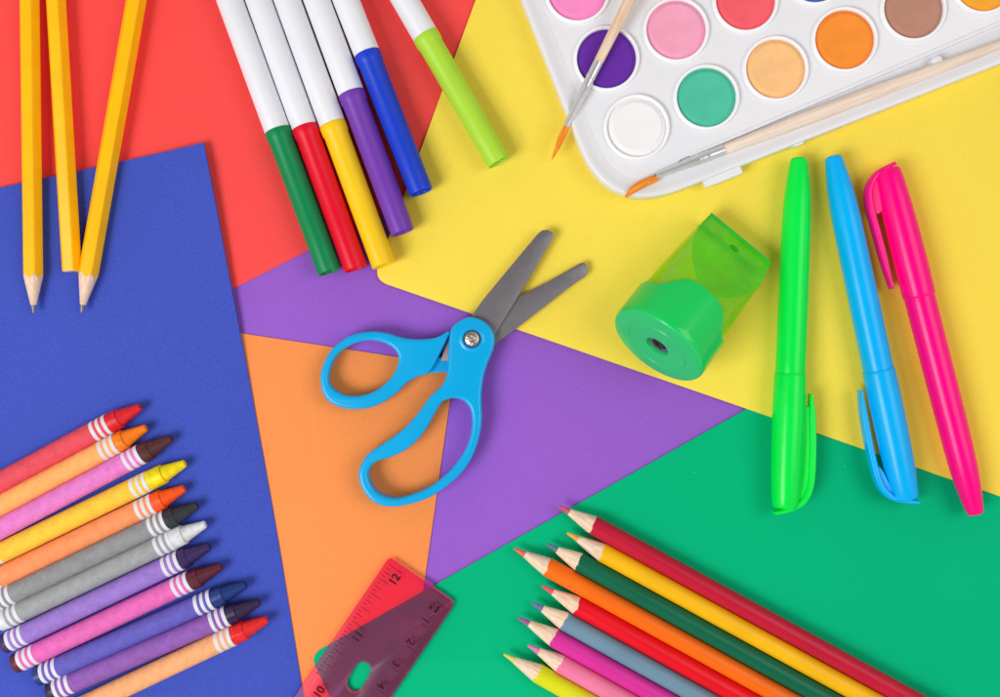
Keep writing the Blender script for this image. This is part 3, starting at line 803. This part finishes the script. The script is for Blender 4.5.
# ------------------------------------------------------------------ brushes
hand_m = wood_mat('brush_wood', rgb(244, 220, 196, .97), rgb(226, 190, 158, .95))
hand_p = wood_mat('brush_wood_pale', rgb(246, 228, 214, .97), rgb(236, 212, 194, .96))
ferr = mat('ferrule_metal', rgb(222, 222, 226), rough=.25, metal=.6, var=.06, vscale=300, bump=.08, bscale=500)
bris = wood_mat('bristle_orange', rgb(250, 160, 56, 1), rgb(232, 124, 30, 1)); bris.node_tree.nodes['Mapping'].inputs['Scale'].default_value = (70, 1900, 1900)
def brush(label, pts, zs_, hair, hm, length):
    """pts: bristle root, ferrule end, far point on the handle"""
    A = P(pts[0][0], pts[0][1], zs_[0]); Bf = P(pts[1][0], pts[1][1], zs_[1]); C = P(pts[2][0], pts[2][1], zs_[2])
    A = Bf + (Bf - C).normalized() * (A - Bf).length if True else A
    M = frame(A, C); lf = (Bf - A).length; k = S
    root = empty('paintbrush', label, 'paintbrush', M, group='paintbrushes')
    r0, r1, rh = pts[3]
    lathe('ferrule', [(0, r0 * .8), (0, r0), (lf * .62, r1 * .93), (lf * .64, r1 * 1.0), (lf * .67, r1 * .90), (lf * .70, r1 * 1.03), (lf * .73, r1 * .90), (lf * .76, r1 * 1.02), (lf * .8, r1 * .98), (lf, r1), (lf, r1 * .85)], ferr, root, seg=40, ang=60)
    lathe('handle', [(lf - .001, r1 * .8), (lf + .0001, r1 * .9), (lf + .0006, r1 * .98), (lf + .03, rh), (lf + .06, rh * 1.02), (length * .6, rh * .9), (length, rh * .5), (length + .001, 0)], hm, root, seg=40, ang=60)
    # bristles: a tapering swept tuft, flattened a little
    hp = [Vector(h) for h in hair]          # pixels of the tuft's middle line, root first
    V = []; F = []; seg = 24; nrow = len(hp); Mi = M.inverted()
    for j, (x, y, z, w) in enumerate(hair):
        c = Mi @ P(x, y, z)
        a_ = Mi @ P(*hair[max(j - 1, 0)][:3]); b_ = Mi @ P(*hair[min(j + 1, nrow - 1)][:3])
        tn = (b_ - a_).normalized(); sd = Vector((0, 0, 1)).cross(tn).normalized(); up = tn.cross(sd)
        for s in range(seg):
            an = 2 * math.pi * s / seg; rr_ = w * (1 + .05 * math.sin(5 * an) + .04 * math.sin(11 * an + 1))
            V.append(c + sd * rr_ * math.cos(an) + up * rr_ * .8 * math.sin(an))
    for j in range(nrow - 1):
        for s in range(seg):
            q = (s + 1) % seg; F.append((j * seg + s, j * seg + q, (j + 1) * seg + q, (j + 1) * seg + s))
    F.append(tuple((nrow - 1) * seg + s for s in range(seg)))
    mesh_obj('bristles', V, F, bris, root, ang=80)
    return root
k9 = S * .965
def hairline(pts, zs2, ws):
    cc = catmull([(p[0], p[1], z, w) for p, z, w in zip(pts, zs2, ws)], 5, False)
    return [(a, b, c, max(d, .00008)) for a, b, c, d in cc]
brush('slim brush with a pale wooden handle leaning across the violet pan', [(566.6, 126.6), (598.3, 62), (629.8, -.5), (3.1 * k9, 4.9 * k9, 6.0 * k9)], [.0105, .0135, .0165],
      hairline([(567.2, 125.4), (561.5, 138), (556, 150.5), (551.2, 160.8)], [.0104, .0094, .0084, .0074], [3.0 * k9, 3.4 * k9, 2.1 * k9, .3 * k9]), hand_m, .16)
brush('brush with curved orange bristles lying in the tray recess', [(656.7, 178.6), (724, 149.8), (1000, 44.4), (3.1 * k9, 5.6 * k9, 7.0 * k9)], [.0106, .0104, .0100],
      hairline([(658, 178), (649, 181.2), (640, 185.2), (632, 190.6), (625.5, 197.5)], [.0106, .0109, .0113, .0117, .0112], [2.9 * k9, 3.7 * k9, 3.9 * k9, 3.1 * k9, 1.3 * k9]), hand_p, .17)

# ------------------------------------------------------------------ light, world, camera
w = bpy.data.worlds.new('World'); SC.world = w; w.use_nodes = True
nt = w.node_tree; bg = nt.nodes['Background']
tc = nt.nodes.new('ShaderNodeTexCoord'); sx = nt.nodes.new('ShaderNodeSeparateXYZ'); cr = nt.nodes.new('ShaderNodeValToRGB')
nt.links.new(tc.outputs['Generated'], sx.inputs[0]); nt.links.new(sx.outputs['Z'], cr.inputs[0]); nt.links.new(cr.outputs[0], bg.inputs[0])
cr.color_ramp.elements[0].position = .55; cr.color_ramp.elements[0].color = (1, .90, .80, 1)
cr.color_ramp.elements[1].position = .97; cr.color_ramp.elements[1].color = (.13, .12, .11, 1)   # darkness added overhead so glossy things mirror less white
bg.inputs[1].default_value = .62
def area(name, loc, tgt, size, power, col=(.965, .985, 1)):
    l = bpy.data.lights.new(name, 'AREA'); l.shape = 'SQUARE'; l.size = size; l.energy = power; l.color = col
    o = bpy.data.objects.new(name, l); o.location = loc
    o.rotation_euler = (Vector(tgt) - Vector(loc)).to_track_quat('-Z', 'Y').to_euler(); COL.objects.link(o)
    return o
area('key_softbox', (-.50, -.30, .70), (0, 0, 0), .40, 5.7)
area('fill_softbox', (.56, .06, .74), (0, 0, 0), .5, 2.5)

cam = bpy.data.cameras.new('camera'); co = bpy.data.objects.new('camera', cam); COL.objects.link(co)
co.location = (0, 0, H); co.rotation_euler = (0, 0, 0)
cam.sensor_width = 36; cam.lens = 36 * H / (1000 * S); cam.clip_start = .01; cam.clip_end = 20
SC.camera = co
SC.view_settings.view_transform = 'Standard'; SC.view_settings.look = 'None'; SC.view_settings.exposure = 0; SC.view_settings.gamma = 1
SC.cycles.transparent_max_bounces = 16
